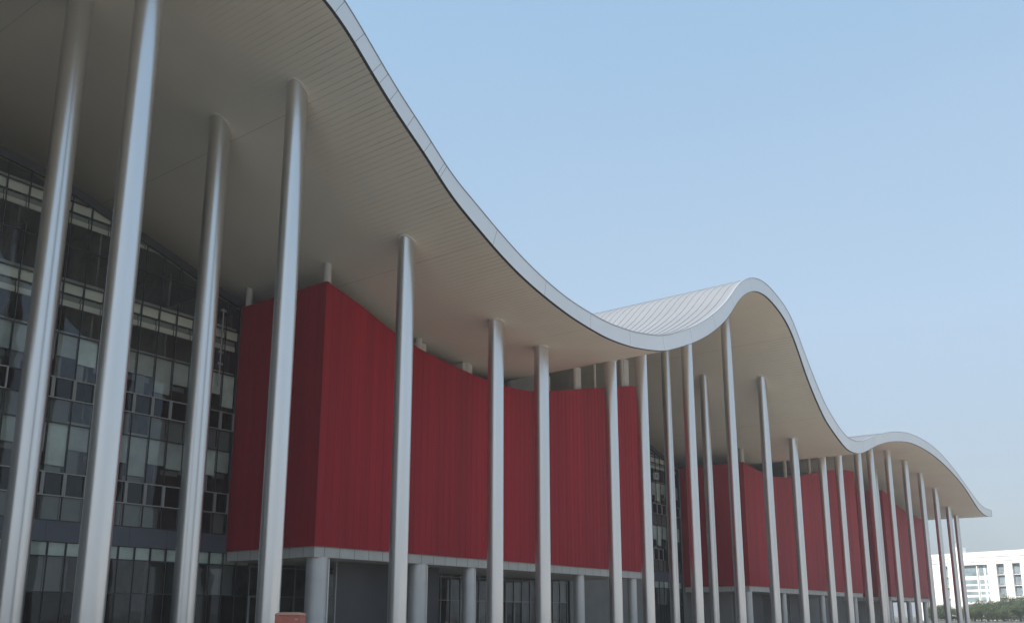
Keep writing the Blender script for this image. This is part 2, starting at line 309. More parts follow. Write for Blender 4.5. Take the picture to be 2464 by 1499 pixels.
# fascia plate
f = MB(); ZB = lambda x: soff(x); ZT = lambda x: rtop(x)
uvr = [(a, 0) for a in arc]
def arcat(x):
    t = max(0, min(len(arc)-1.001, (x+42)*2)); i = int(t); return arc[i]+(arc[i+1]-arc[i])*(t-i)
def foot(x):
    s_ = (soff(x+.3)-soff(x-.3))/.6; return x+s_/(1+s_*s_)*cub(TH, x)
f.grid([loop(ZB, Y0), loop(ZT, Y0)], 0, [uvr, [(arcat(foot(x)), 1) for x in xs]])
f.grid([loop(ZT, Y0), loop(ZT, Y0+.08)], 0, [uvr, uvr]); f.grid([loop(ZB, Y0+.08), loop(ZB, Y0)], 0, [uvr, uvr])
f.grid([loop(ZT, Y0+.08), loop(ZB, Y0+.08)], 0, [uvr, uvr])
xe = xs[-1]
f.box((xe, Y0, soff(xe)), (xe+.15, Y1, rtop(xe)))
fo = f.build('fascia', M['fascia'], roof)
# trim along the top of the fascia
t = MB()
pr = [(-.03, .0), (-.03, .05), (.22, .05), (.22, .003)]
rows = []
for (dy, dz) in pr: rows.append([(x, Y0+dy, rtop(x)+dz*math.sqrt(1+((rtop(x+.1)-rtop(x-.1))/.2)**2)+.002) for x in xs])
t.grid(rows)
t.build('edge_trim', M['trim'], roof)
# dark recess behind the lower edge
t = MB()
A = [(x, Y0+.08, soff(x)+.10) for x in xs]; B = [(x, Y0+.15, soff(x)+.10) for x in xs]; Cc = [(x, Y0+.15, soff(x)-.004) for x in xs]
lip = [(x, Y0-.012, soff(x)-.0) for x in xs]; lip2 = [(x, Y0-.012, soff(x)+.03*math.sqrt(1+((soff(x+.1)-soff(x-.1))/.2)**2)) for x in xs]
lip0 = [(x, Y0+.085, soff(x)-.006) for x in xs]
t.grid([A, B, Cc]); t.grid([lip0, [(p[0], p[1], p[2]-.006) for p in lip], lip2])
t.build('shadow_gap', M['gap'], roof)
# soffit
s = MB(); ys = [Y0+.15, 32, 34, 37, 41, 46, 52, 60, 70, 80, Y1]
s.grid([loop(ZB, y) for y in ys][::-1], 0, [[(a, y) for a in arc] for y in ys][::-1], sm=True)
s.build('soffit', M['soffit'], roof)
# deck with standing seams following the wave
s = MB(); s.grid([loop(lambda x: rtop(x)-.04, Y0+.08), loop(lambda x: rtop(x)-.04, Y1)], 0, sm=True)
xs1 = xs[::2]+[xs[-1]]
y = Y0+1.0
while y < Y1-.5:
    h = .04
    a = [(x, y-.022, rtop(x)-.04) for x in xs1]; b = [(x, y-.022, rtop(x)-.04+h) for x in xs1]
    c = [(x, y+.022, rtop(x)-.04+h) for x in xs1]; d = [(x, y+.022, rtop(x)-.04) for x in xs1]
    s.grid([a, b, c, d]); y += .86
s.grid([loop(ZB, Y1), loop(lambda x: rtop(x)-.04, Y1)])
s.build('deck', M['deck'], roof)

# ---------------------------------------------------------------- columns under the roof
def column(x, y, r, label, group):
    o = empty('canopy_column', (x, y, 0), label, 'column', group)
    m = MB(); m.lathe(x, y, [(r, 0), (r, 4), (r, 8), (r, 12), (r, 16), (r, lambda q: soff(q)+.01)], 48)
    m.build('shaft', M['column'], o)
    m = MB(); rr = r+.055
    m.lathe(x, y, [(r+.002, lambda q: soff(q)-.10), (rr, lambda q: soff(q)-.10), (rr, lambda q: soff(q)+.008)], 48, sm=False)
    m.build('collar', M['collar'], o)
    m = MB(); m.lathe(x, y, [(r+.12, .002), (r+.12, .12), (r+.002, .16)], 32, sm=False)
    m.build('base_ring', M['trim'], o)
GF = 'tall silver columns of the front row under the wave roof'; GB = 'tall silver columns of the back row under the wave roof'
front = [
 (19.45, .60, 'thick silver front-row column running out of the top of the picture, second pole from the left edge'),
 (28.25, .56, 'bright silver front-row column standing left of the near red block corner, beside the salmon cabinet'),
 (37.1, .53, 'silver front-row column crossing the near red block just right of its corner'),
 (46.0, .53, 'silver front-row column crossing the middle of the near red block, left one of its central pair'),
 (51.4, .53, 'silver front-row column crossing the middle of the near red block, right one of its central pair'),
 (61.3, .50, 'silver front-row column crossing the near red block shortly before its right end'),
 (66.6, .50, 'silver front-row column at the right end of the near red block, under the first roof valley'),
 (75.9, .52, 'bright silver front-row column under the upward roof edge right of the first valley'),
 (85.7, .52, 'silver front-row column meeting the roof edge halfway up to the second crest'),
 (95.3, .52, 'silver front-row column with slanted free-standing top in the middle of the second arch'),
 (104.4, .52, 'silver front-row column low on the right side of the second arch, before the middle red block'),
 (114.9, .50, 'silver front-row column just left of the second roof valley, before the middle red block'),
 (122.0, .50, 'silver front-row column nearest the left of the second roof valley tip'),
 (131.6, .50, 'silver front-row column directly under the second roof valley, right end of the middle red block'),
 (138.4, .50, 'silver front-row column first right of the second roof valley'),
 (148.8, .50, 'silver front-row column under the left half of the third crest'),
 (160.2, .50, 'silver front-row column just right of the third crest top'),
 (171.3, .50, 'silver front-row column on the falling side of the third arch, fourth from the right end'),
 (182.6, .50, 'silver front-row column on the falling side of the third arch, third from the right end, sky on its right'),
 (193.4, .52, 'silver front-row column with sky on both sides, second from the right end'),
 (200.6, .50, 'last silver front-row column at the right end, in front of the white building')]
for x, r, l in front: column(x, 35.0, r, l, GF)
for x, r, l in [
 (19.4, .60, 'dark silver back-row column at the left edge of the picture'),
 (28.1, .60, 'dark silver back-row column with slanted top before the glass wall, left of the near red block'),
 (84.6, .48, 'dim silver back-row column just right of the near red block'),
 (94.3, .50, 'dim silver back-row column with rounded top inside the second arch'),
 (166.3, .46, 'slim dim back-row column seen between front-row columns under the third crest')]:
    column(x, 41.5, r, l, GB)

# ---------------------------------------------------------------- red blocks on their ledges
def red_block(x0, x1, zb, label):
    ya, yb = 41.4, 49.9
    o = empty('red_block', (x0, ya, zb), label, 'red block', 'red clad blocks under the wave roof')
    def trays(a0, a1, P, Z, flip):
        m = MB(); u = a0; pw = .62; g_ = .025
        bot = []; top = []
        while u < a1-.01:
            e = min(u+pw, a1)
            for (t_, dp) in ((u, 0), (e-g_, 0), (e-g_, .014), (e, .014), (e, 0)):
                if t_ == e and e == a1: dp = 0
                bot.append(P(t_, dp)+(zb,)); top.append(P(t_, dp)+(Z(t_),))
            u = e
        m.grid([top, bot] if flip else [bot, top]); return m
    trays(x0, x1, lambda t_, d: (t_, ya+d), wtop, False).build('front_cladding', M['red'], o)
    trays(ya, yb, lambda t_, d: (x0+d, t_), lambda t_: wtop(x0), True).build('side_cladding', M['red'], o)
    trays(ya, yb, lambda t_, d: (x1-d, t_), lambda t_: wtop(x1), False).build('side_cladding', M['red'], o)
    m = MB(); N = 60
    m.grid([[(x0+(x1-x0)*i/N, ya+.02, wtop(x0+(x1-x0)*i/N)-.03) for i in range(N+1)], [(x0+(x1-x0)*i/N, yb, wtop(x0+(x1-x0)*i/N)-.03) for i in range(N+1)]])
    m.build('top', M['concrete'], o)
    # coping
    m = MB(); a = []; b = []; c = []; d = []
    for i in range(N*2+1):
        x = x0+(x1-x0)*i/(N*2); z = wtop(x)
        a.append((x, ya-.03, z-.10)); b.append((x, ya-.03, z+.02)); c.append((x, ya+.25, z+.02)); d.append((x, ya+.25, z-.1))
    m.grid([a, b, c, d]); m.box((x0-.03, ya-.03, wtop(x0)-.1), (x0+.22, yb, wtop(x0)+.022))
    m.build('coping', M['red'], o)
    m = MB(); m.box((x0+.12, ya+.12, zb-.62), (x1-.12, yb-.02, zb-.004)); m.build('ledge', M['ledge'], o)
    m = MB(); m.box((x0+.03, ya+.03, zb-.004), (x1-.03, yb-.01, zb+.10)); m.build('underside', M['ledge'], o)
    return o
red_block(36.6, 77.9, 5.65, 'deep red clad block nearest the camera, its sharp corner facing out between the columns')
red_block(104.6, 152.6, 5.05, 'deep red clad block in the middle, seen through the columns under the second arch')
red_block(170.0, 200.0, 4.85, 'dusky red clad block farthest away, seen through the columns under the third arch')

# posts carrying the roof from the red blocks
def roof_post(x, y, r, label, block=None):
    o = empty('roof_post', (x, y, wtop(min(x, 205))), label, 'post', 'short pale posts between the red blocks and the roof')
    m = MB(); m.lathe(x, y, [(r, wtop(x)-.02), (r, lambda q: soff(q)+.01)], 24); m.build('shaft', M['post'], o)
    if block:
        w_, dx, h = block; z = wtop(x)-.6
        m = MB(); m.box((x+dx-w_/2, y-.1, z), (x+dx+w_/2, y+w_, wtop(x)+h)); m.build('block', M['post'], o)
G1 = 'near red block'
roof_post(36.95, 41.75, .25, 'pale post rising from the front corner of the near red block to the soffit')
roof_post(36.9, 49.6, .24, 'pale post at the back left corner of the near red block, by the glass')
roof_post(45.9, 41.9, .25, 'short pale post on a block just right of the fifth pole', (.95, .25, .75))
roof_post(51.5, 42.0, .24, 'very short pale post on a cubic block where the near red block dips', (1.15, 0, .95))
roof_post(62.6, 42.3, .22, 'pale post with block right of the dip, behind the central column pair', (.8, .3, 1.6))
roof_post(66.7, 41.8, .20, 'slim pale post with tall white block beside it, left one on the rising red top', (.75, .55, 2.2))
roof_post(70.2, 41.8, .13, 'thin pale post without a block on the rising top of the near red block')
roof_post(75.4, 41.8, .20, 'pale post with tall white block at the right end of the near red block', (.95, .8, 3.0))
roof_post(105.3, 41.8, .28, 'short post with pale foot plate on the corner of the middle red block', (.8, 0, .12))
roof_post(120.5, 41.8, .25, 'short pale post on the middle red block before the second roof valley')
roof_post(131.0, 41.8, .22, 'slim pale post on the middle red block behind the second roof valley')
# white wedge behind the dip
hs = empty('white_wedge', (62.6, 44, 19.4), 'white wedge-shaped piece showing above the dip of the near red block', 'housing')
m = MB(); P = [(60.2, 44.4, 19.2), (65.6, 44.4, 19.2), (65.6, 44.4, 23.3), (60.2, 44.4, 21.25)]; Q = [(p[0], 46.0, p[2]) for p in P]
m.face(P[::-1]); m.face(Q); m.face([P[2], P[3], Q[3], Q[2]]); m.face([P[0], P[3], Q[3], Q[0]]); m.face([P[1], P[2], Q[2], Q[1]])
m.build('wedge_body', M['post'], hs)
m = MB(); m.box((60.3, 44.33, 19.3), (60.42, 44.395, 21.2)); m.build('edge_strip', M['trim'], hs)

# ---------------------------------------------------------------- support columns and screens below the blocks
def support(x, y, r, top, label):
    o = empty('support_column', (x, y, 0), label, 'column', 'thick clad support columns under the red blocks')
    m = MB(); zs = [0]+[z for z in (1.43, 3.68) if z < top-.3]+[top]
    for z0, z1 in zip(zs, zs[1:]):
        m.lathe(x, y, [(r, z0+(.018 if z0 else 0)), (r, z1-(.018 if z1 < top else 0))], 40)
    m.lathe(x, y, [(r-.045, 0), (r-.045, top)], 32)
    m.build('shaft', M['support'], o)
    m = MB(); m.box((x+r*.82, y-r*.62, .05), (x+r*.82+.10, y-r*.62+.14, top-.02)); m.build('seam_strip', M['support'], o)
for x, r, l in [(37.55, .66, 'thick clad support column under the corner of the near red block, behind the salmon cabinet'),
                (46.6, .64, 'thick clad support column under the near red block, right of the third front-row column'),
                (52.2, .47, 'clad support column under the near red block, just left of its central column pair'),
                (67.4, .45, 'clad support column under the near red block, left neighbour of the last but one'),
                (76.9, .43, 'clad support column under the right end of the near red block')]:
    support(x, 42.15, r, 5.04, l)
for x, r, l in [(105.5, .55, 'clad support column under the left corner of the middle red block'),
                (117.6, .43, 'clad support column under the middle red block, second from its corner'),
                (124.5, .43, 'clad support column under the middle red block, third from its corner'),
                (133.5, .43, 'clad support column under the middle red block, before its right third'),
                (149.8, .43, 'clad support column under the right end of the middle red block')]:
    support(x, 42.15, r, 4.44, l)
for x, l in [(171.2, 'clad support column under the left corner of the farthest red block'), (185.5, 'clad support column under the middle of the farthest red block'), (198.8, 'clad support column under the right end of the farthest red block')]:
    support(x, 42.15, .45, 4.24, l)
def screen(x0, x1, y0, y1, z, label):
    o = empty('screen_wall', ((x0+x1)/2, y0, 0), label, 'wall', 'dark screen walls under the red blocks')
    m = MB(); m.box((x0, y0, 0), (x1, y1, z)); m.build('panel', M['dark'], o)
    m = MB(); m.box((x0-.09, y0-.03, 0), (x0-.002, y1, z)); m.build('edge_frame', M['sash'], o)
screen(40.9, 51.0, 44.0, 44.2, 5.02, 'wide dark blue-grey screen wall under the near red block')
screen(109.2, 115.8, 44.2, 44.4, 4.42, 'dark screen wall under the front of the middle red block')
screen(106.6, 106.8, 44.6, 48.6, 4.42, 'dark screen wall under the left side of the middle red block')
screen(126.5, 131.5, 44.4, 44.6, 4.42, 'dark screen wall under the right half of the middle red block')

# ---------------------------------------------------------------- main building behind
GY = 50.0
core = empty('main_building', (84, 51, 0), 'long grey building behind the red blocks and glass walls, filling the space under the roof', 'building')
m = MB(); N = 245
X = [-38+i for i in range(N)]
X = [x for x in X if x <= 206]
def wallstrip(m, xa, xb, z0, y, fz=wtop, mm=0):
    n = max(1, int(xb-xa)); q = [xa+(xb-xa)*i/n for i in range(n+1)]
    m.grid([[(x, y, z0) for x in q], [(x, y, fz(x)) for x in q]], mm)
wallstrip(m, -38, 17.0, 0, GY); m.box((16.98, GY, 0), (17.1, 56, 27.2))
wallstrip(m, 36.6, 78.2, 5.6, GY); wallstrip(m, 104.4, 206, 0, GY)
m.build('wall', M['concrete'], core)
m = MB(); m.grid([[(x, 50.3, wtop(x)-.02) for x in X], [(x, 66, wtop(x)-.02) for x in X]])
wallstrip(m, -38, 206, 15, 66, lambda x: soff(x)-.02)  # unseen wall up to the soffit, added to stop sun from behind
m.build('upper_roof_sun_stop', M['concrete'], core)
m = MB(); wallstrip(m, -38, 206, 0, 91, lambda x: soff(x)-.02)  # unseen rear closure, keeps sun and sky light out under the roof
m.grid([[(206, y, 0) for y in (50, 66)], [(206, y, wtop(206)) for y in (50, 66)]]); m.box((205.9, 66, 0), (206, 91, soff(206)-.02))
m.build('end_wall_sun_stop', M['concrete'], core)
m = MB(); m.box((-60, 30.8, 0), (-41.5, 92, 26)); m.build('unseen_sky_blocker', M['concrete'], core)  # unseen block, added to keep left horizon sky out of the column reflections

def pane_poly(m, x0, x1, z0, z1, y, mi, clip=True):
    za, zb = (min(z1, wtop(x0)-.02), min(z1, wtop(x1)-.02)) if clip else (z1, z1)
    if za <= z0+.03 and zb <= z0+.03: return False
    m.face([(x0, y, z0), (x1, y, z0), (x1, y, max(zb, z0+.001)), (x0, y, max(za, z0+.001))], mi)
    return True
rng = random.Random(3)
GM = [M['glass'], M['glass2'], M['glass3'], M['lit_ceiling'], M['lit_ceiling2'], M['grey_panel']]
def window(parent, x0, x1, cells, sash):
    """cells: (z0, z1, kind)  sash: (z0, z1) of the opening light or None"""
    m = MB(); ok = False
    for (z0, z1, k) in cells:
        tw = rng.uniform(-.012, .012)
        if k == 'lit_ceiling':
            h = z1-z0
            ok |= pane_poly(m, x0, x1, z0, z1, GY, rng.choice((0, 0, 1, 1)))
            b0 = z1-h*rng.choice((.5, .55, .6, .6, .85))
            pane_poly(m, x0, x1, b0, z1, GY+.14, 3); 
            if rng.random() < .6: pane_poly(m, x0, x1, b0-.35, b0-.02, GY+.5, 5)
            if rng.random() < .3: pane_poly(m, x0+.1, x0+(x1-x0)*rng.uniform(.4, .7), z0+.05, b0, GY+.3, 5)
        elif k == 'bright':
            h = z1-z0
            ok |= pane_poly(m, x0, x1, z0, z1, GY, 0)
            pane_poly(m, x0, x1, z1-h*.42, z1, GY+.12, 4); pane_poly(m, x0, x1, z1-h*.70, z1-h*.44, GY+.4, 5); pane_poly(m, x0, x1, z1-h*.95, z1-h*.70, GY+.3, 4)  # pale and grey panels imitate a lit ceiling with its shadow strip
        elif k == 'top': ok |= pane_poly(m, x0, x1, z0, z1, GY, 0); pane_poly(m, x0, x1, z0, z1, GY+.12, 3)
        elif k == 'glass': ok |= pane_poly(m, x0, x1, z0, z1, GY, rng.choice((0, 1, 1)))
        elif k == 'low':
            ok |= pane_poly(m, x0, x1, z0, z1, GY, 1)
            if rng.random() < .7: pane_poly(m, x0, x1, z0, z1, GY+.25, 5)
        elif k == 'dark': ok |= pane_poly(m, x0, x1, z0, z1, GY, 2)
    if not ok: return
    wd = m.build('window', GM, parent)
    if sash and sash[1] < wtop(x0)-.1:
        z0, z1 = sash; q = MB(); t = .06
        q.box((x0-.02, GY-.125, z0), (x1+.02, GY-.02, z0+t)); q.box((x0-.02, GY-.125, z1-t), (x1+.02, GY-.02, z1))
        q.box((x0-.02, GY-.124, z0+t), (x0+t, GY-.02, z1-t)); q.box((x1-t, GY-.124, z0+t), (x1+.02, GY-.02, z1-t))
        q.build('sash_frame', M['sash'], wd)
ST = [((6.75, 8.1, 'low'), (8.1, 9.4, 'dark'), (9.4, 12.2, 'lit_ceiling')), ((12.2, 13.6, 'low'), (13.6, 14.8, 'dark'), (14.8, 17.4, 'lit_ceiling')),
      ((17.4, 19.1, 'glass'), (19.1, 20.5, 'bright'), (20.5, 22.7, 'glass')), ((22.7, 24.2, 'glass'), (24.2, 25.5, 'bright'), (25.5, 30, 'glass'))]
SA = [(8.08, 9.42), (13.58, 14.82), None, None]
def glass_wall(edges, gedges, label, nst=4, ground=True):
    xa, xb = edges[0], edges[-1]
    o = empty('glass_wall', ((xa+xb)/2, GY, 0), label, 'glass wall', 'curtain walls behind the columns')
    for a, b in zip(edges, edges[1:]):
        for k in range(nst):
            sa = SA[k]
            if sa and rng.random() < .15: sa = None
            window(o, a+.03, b-.03, ST[k], sa)
    if ground:
        for a, b in zip(gedges, gedges[1:]):
            window(o, a+.03, b-.03, ((0.1, 2.86, rng.choice(('dark', 'glass', 'dark'))), (2.86, 4.8, rng.choice(('glass', 'low'))), (4.8, 5.55, 'top')), None)
    m = MB()
    zt = max(wtop(xa), wtop(xb))
    for x in edges:
        m.box((x-.022, GY-.055, 6.75), (x+.022, GY+.03, wtop(x)-.01))
    for z in (6.75, 8.1, 9.4, 12.2, 13.6, 14.8, 17.4, 20.5, 22.7, 25.5):
        x1 = xb
        while x1 > xa and wtop(x1) < z+.1: x1 -= .25
        if x1 > xa: m.box((xa, GY-.06, z-.035), (x1, GY+.035, z+.035))
    if ground:
        for x in gedges: m.box((x-.022, GY-.055, 0), (x+.022, GY+.03, 5.6))
        for z in (2.86, 4.8): m.box((gedges[0], GY-.07, z-.03), (gedges[-1], GY+.04, z+.03))
    m.build('mullions', M['mullion'], o)
    m = MB(); m.box((xa-.05, GY-.12, 5.58), (xb+.05, GY+.4, 6.7)); m.build('spandrel_band', M['band'], o)
    n = 40; q = [xa+(xb-xa)*i/n for i in range(n+1)]
    m = MB(); m.grid([[(x, GY-.14, wtop(x)-.02) for x in q], [(x, GY-.14, wtop(x)+.5) for x in q], [(x, GY+.3, wtop(x)+.5) for x in q]]); m.grid([[(x, GY+.06, wtop(x)-.02) for x in q], [(x, GY-.14, wtop(x)-.02) for x in q]])
    m.build('parapet', M['parapet'], o)
    # rooms behind
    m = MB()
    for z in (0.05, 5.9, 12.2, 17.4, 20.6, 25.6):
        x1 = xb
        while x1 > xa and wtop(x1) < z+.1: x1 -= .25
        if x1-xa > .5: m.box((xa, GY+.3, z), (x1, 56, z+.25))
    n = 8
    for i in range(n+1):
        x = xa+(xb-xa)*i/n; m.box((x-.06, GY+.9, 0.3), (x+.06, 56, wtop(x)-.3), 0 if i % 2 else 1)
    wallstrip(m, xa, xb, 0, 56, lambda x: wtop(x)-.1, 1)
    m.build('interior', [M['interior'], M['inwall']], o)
    return o
E1 = [34.26-1.24*k for k in range(14, 0, -1)]+[34.26, 35.5, 36.55]
GE = [38.6-1.04*k for k in range(18, -1, -1)]
glass_wall(E1, GE, 'dark glass curtain wall at the left behind the nearest columns, with white-framed opening windows')
E2 = [94.2+1.25*k for k in range(9)]
glass_wall(E2, [94.2+1.25*k for k in range(9)], 'narrow strip of glass curtain wall in the gap between the near and middle red blocks')
# plain wall left of the strip in the gap
sw = empty('gap_wall', (86, GY, 0), 'grey wall filling the gap right behind the near red block', 'wall')
m = MB(); wallstrip(m, 78.2, 94.17, 0, GY-.02); m.build('panel', M['concrete'], sw)
# shopfront below the near block
sf = empty('ground_glazing', (62, GY, 0), 'ground-floor glazing under the near red block, seen between the support columns', 'glazing')
ge = [38.65+1.3*k for k in range(31)]
for a, b in zip(ge, ge[1:]):
    window(sf, a+.03, b-.03, ((0.1, 2.86, rng.choice(('dark', 'glass', 'low'))), (2.86, 4.8, rng.choice(('glass', 'low'))), (4.8, 5.55, 'glass')), (.6, 2.84) if rng.random() < .3 else None)
m = MB()
for x in ge: m.box((x-.03, GY-.09, 0), (x+.03, GY+.05, 5.6))
for z in (2.86, 4.8): m.box((ge[0], GY-.07, z-.035), (ge[-1], GY+.04, z+.035))
m.build('mullions', M['sash'], sf)
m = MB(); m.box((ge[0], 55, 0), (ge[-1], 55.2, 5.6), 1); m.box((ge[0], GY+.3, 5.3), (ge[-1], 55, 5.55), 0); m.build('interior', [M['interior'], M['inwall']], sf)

# ---------------------------------------------------------------- small fittings
def lamp(x, y, z, w_, label):
    o = empty('wall_lamp', (x, y, z), label, 'lamp')
    m = MB(); m.box((x-w_/2, y-.35, z-w_*.42), (x+w_/2, y-.05, z+w_*.42)); m.build('housing', M['lamp'], o)
    m = MB(); m.box((x-.05, y-.05, z-.05), (x+.05, y+.1, z+.05)); m.build('bracket', M['mullion'], o)
    m = MB(); m.box((x-w_*.38, y-.37, z-w_*.3), (x-w_*.02, y-.352, z+w_*.3)); m.build('lens', M['farglass'], o)
    m = MB(); m.box((x+w_*.08, y-.37, z-w_*.3), (x+w_*.38, y-.352, z+w_*.3)); m.build('lens', M['farglass'], o)
lamp(97.5, GY-.12, 18.1, .95, 'white floodlight box fixed high on the glass strip between the red blocks')
lamp(111.8, 41.5, 4.9, .8, 'white floodlight box hanging at the ledge of the middle red block')
mp = empty('drain_pipe', (35.0, 49.8, 17.5), 'thin pale vertical pipe with brackets on the glass wall beside the near red block', 'pipe')
m = MB(); m.lathe(35.05, 49.78, [(.05, 16.4), (.05, 21.8)], 12); m.build('pipe', M['sash'], mp)
for z in (17.9, 18.7, 20.2, 21.6):
    m = MB(); m.box((34.85, 49.72, z), (35.25, 49.84, z+.12)); m.build('bracket', M['sash'], mp)

# salmon cabinet
kx, ky = 22.62, 26.7
kb = empty('cabinet', (kx, ky, 0), 'salmon-red metal cabinet with slightly domed lid, standing in front of the corner support column', 'cabinet')
ux = (sin(YAW), -cos(YAW))
m = MB(); m.obox((kx, ky), ux, .47, .42, 0, 1.60)
m.build('body', M['salmon'], kb)
m = MB()
ax = Vector(ux); ay = Vector((-ux[1], ux[0])); c = Vector((kx, ky))
rows = []
for (k, z) in ((1.0, 1.602), (1.04, 1.615), (1.04, 1.64), (.97, 1.675), (.84, 1.705), (.55, 1.722)):
    row = []
    for j in range(28):
        a = 2*pi*j/28; e = .28
        px = math.copysign(abs(cos(a))**e, cos(a))*.49*k; py = math.copysign(abs(sin(a))**e, sin(a))*.44*k
        p = c+ax*px+ay*py; row.append((p.x, p.y, z))
    rows.append(row)
m.grid(rows, sm=True, closed=True); m.face(rows[-1]); m.build('lid', M['salmonlid'], kb)
m = MB()
fr = c-ay*.424
for dx in (.27, .31, .35):
    p = fr+ax*dx; m.obox((p.x, p.y), ux, .012, .003, 1.44, 1.50)
m.build('printed_mark', M['mark'], kb)
m = MB(); p = fr+ax*.0
m.obox((p.x, p.y), ux, .40, .004, .25, 1.30); m.build('door', M['salmon'], kb)

# ---------------------------------------------------------------- far white building
F = Vector((cos(YAW), sin(YAW))); Rt = Vector((sin(YAW), -cos(YAW)))
def at(px, D): return F*D+Rt*((px-1232)/2213.0*D)
def zof(py, D): return 1.6+(1480-py)/2213.0*D*1.0
A = at(2318, 300); B = at(2470, 283); U = (B-A).normalized(); Wl = (B-A).length; Nn = Vector((U.y, -U.x))   # towards the camera
if Nn.dot(F) > 0: Nn = -Nn
wb = empty('white_building', (A.x, A.y, 0), 'bright white office building with tall recessed window bays at the far right behind the trees', 'building')
H = 21.6
def fbox(m, s0, s1, z0, z1, d0, d1, mi=0):
    """s along facade from A, d out of the facade towards camera"""
    P = []
    for z in (z0, z1):
        for s_, d in ((s0, d1), (s1, d1), (s1, d0), (s0, d0)):
            p = A+U*s_+Nn*d; P.append((p.x, p.y, z))
    for q in ((0,3,2,1),(4,5,6,7),(0,1,5,4),(1,2,6,5),(2,3,7,6),(3,0,4,7)): m.face([P[k] for k in q], mi)
SL = -16; SR = 62
bays = [(12.9+5.05*k, 15.4+5.05*k) for k in range(9)]; gz = (1.2, 10.0); lb = [(-12.2, -9.6), (-6.2, -3.4)]
openings = lb+[gz]+bays; ZT0 = 17.6
m = MB(); x = SL
for a, b in openings:
    fbox(m, x, a, 0, ZT0, -.2, .6); x = b
fbox(m, x, SR, 0, ZT0, -.2, .6)
fbox(m, SL, SR, ZT0+.003, H-1.0, -.2, .6); fbox(m, SL, SR, -1, H-1.0, -14, -.9)
m.build('wall', M['white'], wb)
m = MB(); fbox(m, SL, SR, H-.997, H, -13.8, .75); m.build('parapet', M['white'], wb)
m = MB(); fbox(m, -1.2, .9, H+.002, H+2.0, -4, .2); fbox(m, -2.2, -1.25, H+.002, H+3.6, -4, -.2); m.build('stair_tower', M['white'], wb)
for a, b in [(4.2, 10.6), (12.3, 18.6), (20.4, 26.6), (28.4, 34.6), (36.4, 42.6), (-14, -2.6)]:
    m = MB(); fbox(m, a, b, H-1.9, H-1.55, .602, .63); m.build('slot', M['recess'], wb)
    m = MB(); fbox(m, a+.6, b-.2, H-3.3, H-2.95, .602, .63); m.build('slot', M['recess'], wb)
m = MB(); fbox(m, 1.6, 2.4, H-4, H-1.8, .602, .63); m.build('window', M['farglass'], wb)
for (a, b) in bays+lb:
    f = MB(); fbox(f, a, b, 0, ZT0, -.85, -.6); bo = f.build('bay', M['recess'], wb)
    w_ = b-a
    for k in range(5):
        z = ZT0-3.45*(k+1); q = MB()
        fbox(q, a+.01, b-.01, z-.08, z+.08, -.49, .2)
        q.build('floor_slab', M['white'], bo)
        q = MB()
        fbox(q, a+.1, a+w_*.5, z+.1, z+3.2, -.59, -.5); fbox(q, a+w_*.56, b-.1, z+.9, z+3.1, -.59, -.52); fbox(q, a+w_*.5, a+w_*.56, z+1.5, z+2.2, -.59, -.51)
        q.build('window', M['farglass'], bo)
        for q_ in (.2, .35, .78):
            q = MB(); fbox(q, a+w_*q_-.04, a+w_*q_+.04, z+.12, z+3.15, -.495, -.44); q.build('mullion', M['trim'], bo)
        if k < 4:
            q = MB(); fbox(q, a+.02, b-.02, z+1.05, z+1.12, .2, .26)
            for i in range(9): fbox(q, a+.1+(w_-.2)*i/8-.02, a+.1+(w_-.2)*i/8+.02, z+.16, z+1.05, .21, .25)
            q.build('railing', M['trim'], bo)
# glazed middle section
f = MB(); fbox(f, gz[0], gz[1], 0, ZT0, -.85, -.5); gs = f.build('glazed_bay', M['white'], wb)
for i, (a, b) in enumerate([(1.5, 5.9), (6.6, 8.1), (8.8, 9.8)]):
    for k, (z0, z1) in enumerate([(14.2, 17.4), (11.6, 12.9), (9.9, 11.0), (8.2, 9.2), (6.0, 7.4), (3.5, 5.2), (.6, 2.6)]):
        q = MB(); fbox(q, a, b, z0, z1, -.49, -.40)
        q.build('window', M['farglass'], gs)
q = MB(); fbox(q, 6.05, 6.4, 0, ZT0, -.49, .1); q.build('fin', M['white'], gs)
q = MB(); fbox(q, 1.3, 6.0, 2.9, 3.2, -.49, .9); q.build('canopy', M['white'], gs)

